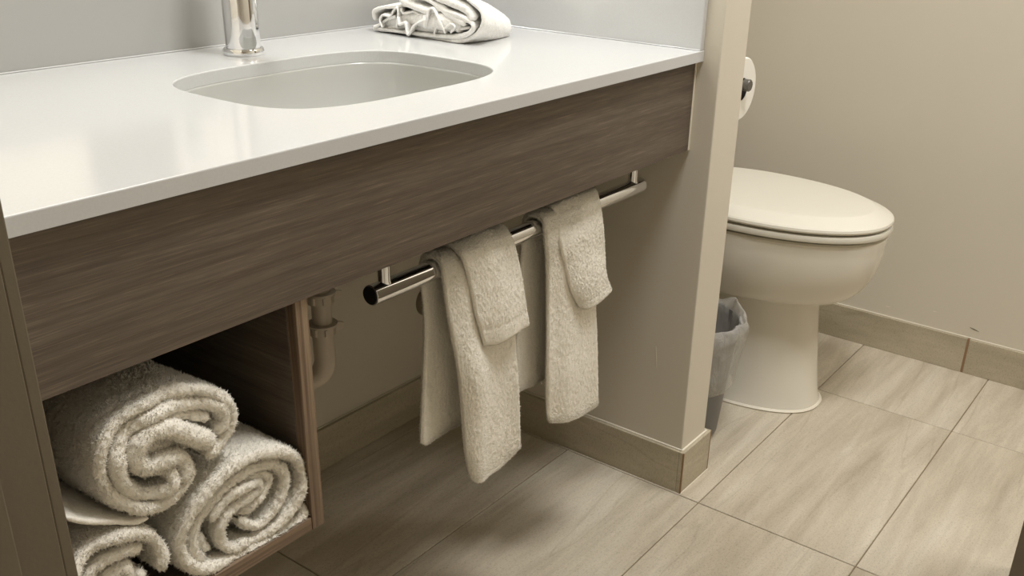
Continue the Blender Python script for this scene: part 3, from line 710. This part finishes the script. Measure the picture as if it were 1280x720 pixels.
# ------------------------------------------------------------------ waste bin with clear liner
bx, byy = 0.222, 0.088
bn = empty('waste_bin', (bx, byy, 0), 'small grey waste bin with a clear liner beside the toilet', 'bin')
lathe('bin_body', [(0.070, 0.0008), (0.078, 0.003), (0.082, 0.012), (0.105, 0.262), (0.110, 0.266), (0.110, 0.272), (0.104, 0.272), (0.079, 0.014), (0.02, 0.010)], (bx, byy, 0), m_bin, bn, 56)
def liner():
    t = np.linspace(0, 2*np.pi, 120, endpoint=False); rings = []
    prof = [(0.1000, 0.130), (0.1035, 0.140), (0.108, 0.165), (0.1125, 0.20), (0.118, 0.24), (0.1205, 0.268), (0.118, 0.288), (0.112, 0.284), (0.106, 0.262), (0.100, 0.22), (0.092, 0.15), (0.082, 0.06), (0.074, 0.022)]
    for k, (r, h) in enumerate(prof):
        P = np.stack([np.cos(t), np.sin(t), np.full_like(t, h*4)], -1)
        amp = 0.0085 if h > 0.25 else (0.0065 if k < 6 else 0.0022)
        rr = r + amp * vnoise(P, 0.35, 7) + 0.5*amp * vnoise(P, 0.12, 8) + (0.003 if k < 6 else -0.002)
        zz = h + (0.016 * vnoise(P, 0.5, 9 + k//2) if 0.255 < h else 0.005 * vnoise(P, 0.5, 4))
        rings.append(np.stack([bx + rr*np.cos(t), byy + rr*np.sin(t), zz], -1))
    rings = np.array(rings)
    # dense resample for soft wrinkles
    out = np.stack([spline_u(rings[:, j], 60) for j in range(rings.shape[1])], 1)
    return grid_mesh('bin_liner', out, close_v=True)
link('bin_liner', liner(), m_bag, bn, True)

# ------------------------------------------------------------------ toilet paper on the passage side of the middle wall
m_cap, nt, b = mat('brushed_cap', lin(120, 118, 114), 0.35, 0.8)
rx, ry, rz = 0.166, 0.0, 0.772
tp = empty('toilet_paper_roll', (rx, ry, rz), 'white toilet paper roll on the wall holder', 'toilet paper')
lathe('paper', [(0.0205, 0.0), (0.0550, 0.0), (0.0572, 0.002), (0.0572, 0.100), (0.0550, 0.102), (0.0205, 0.102)], (rx, ry, rz), m_paper, tp, 72, 'y', caps=False)
lathe('core', [(0.0204, 0.0005), (0.0204, 0.1015), (0.0190, 0.1015), (0.0190, 0.0005)], (rx, ry, rz), m_card, tp, 40, 'y', caps=False)
hd = empty('paper_holder', (W, 0.06, rz), 'chrome toilet paper holder on the middle wall', 'paper holder')
lathe('arm', [(0.0070, -0.0026), (0.0085, -0.0022), (0.0085, 0.118), (0.007, 0.120)], (rx, ry, rz+0.0085), m_chrome, hd, 32, 'y')
lathe('end_cap', [(0.0095, -0.0150), (0.0110, -0.0135), (0.0110, -0.0030), (0.0088, -0.0027)], (rx, ry, rz+0.0085), m_cap, hd, 40, 'y')
lathe('wall_post', [(0.0075, 0.0), (0.0075, rx-W-0.001)], (W+0.0008, ry+0.112, rz+0.0085), m_chrome, hd, 24, 'x')
lathe('wall_plate', [(0.022, 0.0006), (0.022, 0.006), (0.018, 0.008)], (W, ry+0.112, rz+0.0085), m_chrome, hd, 40, 'x')

# ------------------------------------------------------------------ fittings that carry the lamps (above the frame)
m_em = bpy.data.materials.new('lamp_glow'); m_em.use_nodes = True
eb = m_em.node_tree.nodes['Principled BSDF']; eb.inputs['Base Color'].default_value = (0.9, 0.88, 0.8, 1)
eb.inputs['Emission Color'].default_value = (1, 0.9, 0.75, 1); eb.inputs['Emission Strength'].default_value = 3
for nm, (x, y), r in (('ceiling_light', (-0.30, -0.44), 0.25), ('ceiling_light', (0.52, -1.25), 0.27)):
    o = tag(lathe(nm, [(r, 0.0), (r, -0.02), (r-0.02, -0.032), (0.01, -0.036)], (x, y, CEIL - 0.0005), m_em, None, 48), 'round flush ceiling light ' + ('over the vanity floor' if x < 0 else 'over the toilet floor'), 'light')
o = tag(box('vanity_light', (-0.98, D-0.10, 2.0), (-0.18, D-0.001, 2.07), m_em, None, 0.01, 2), 'long light bar above the wall mirror', 'light')
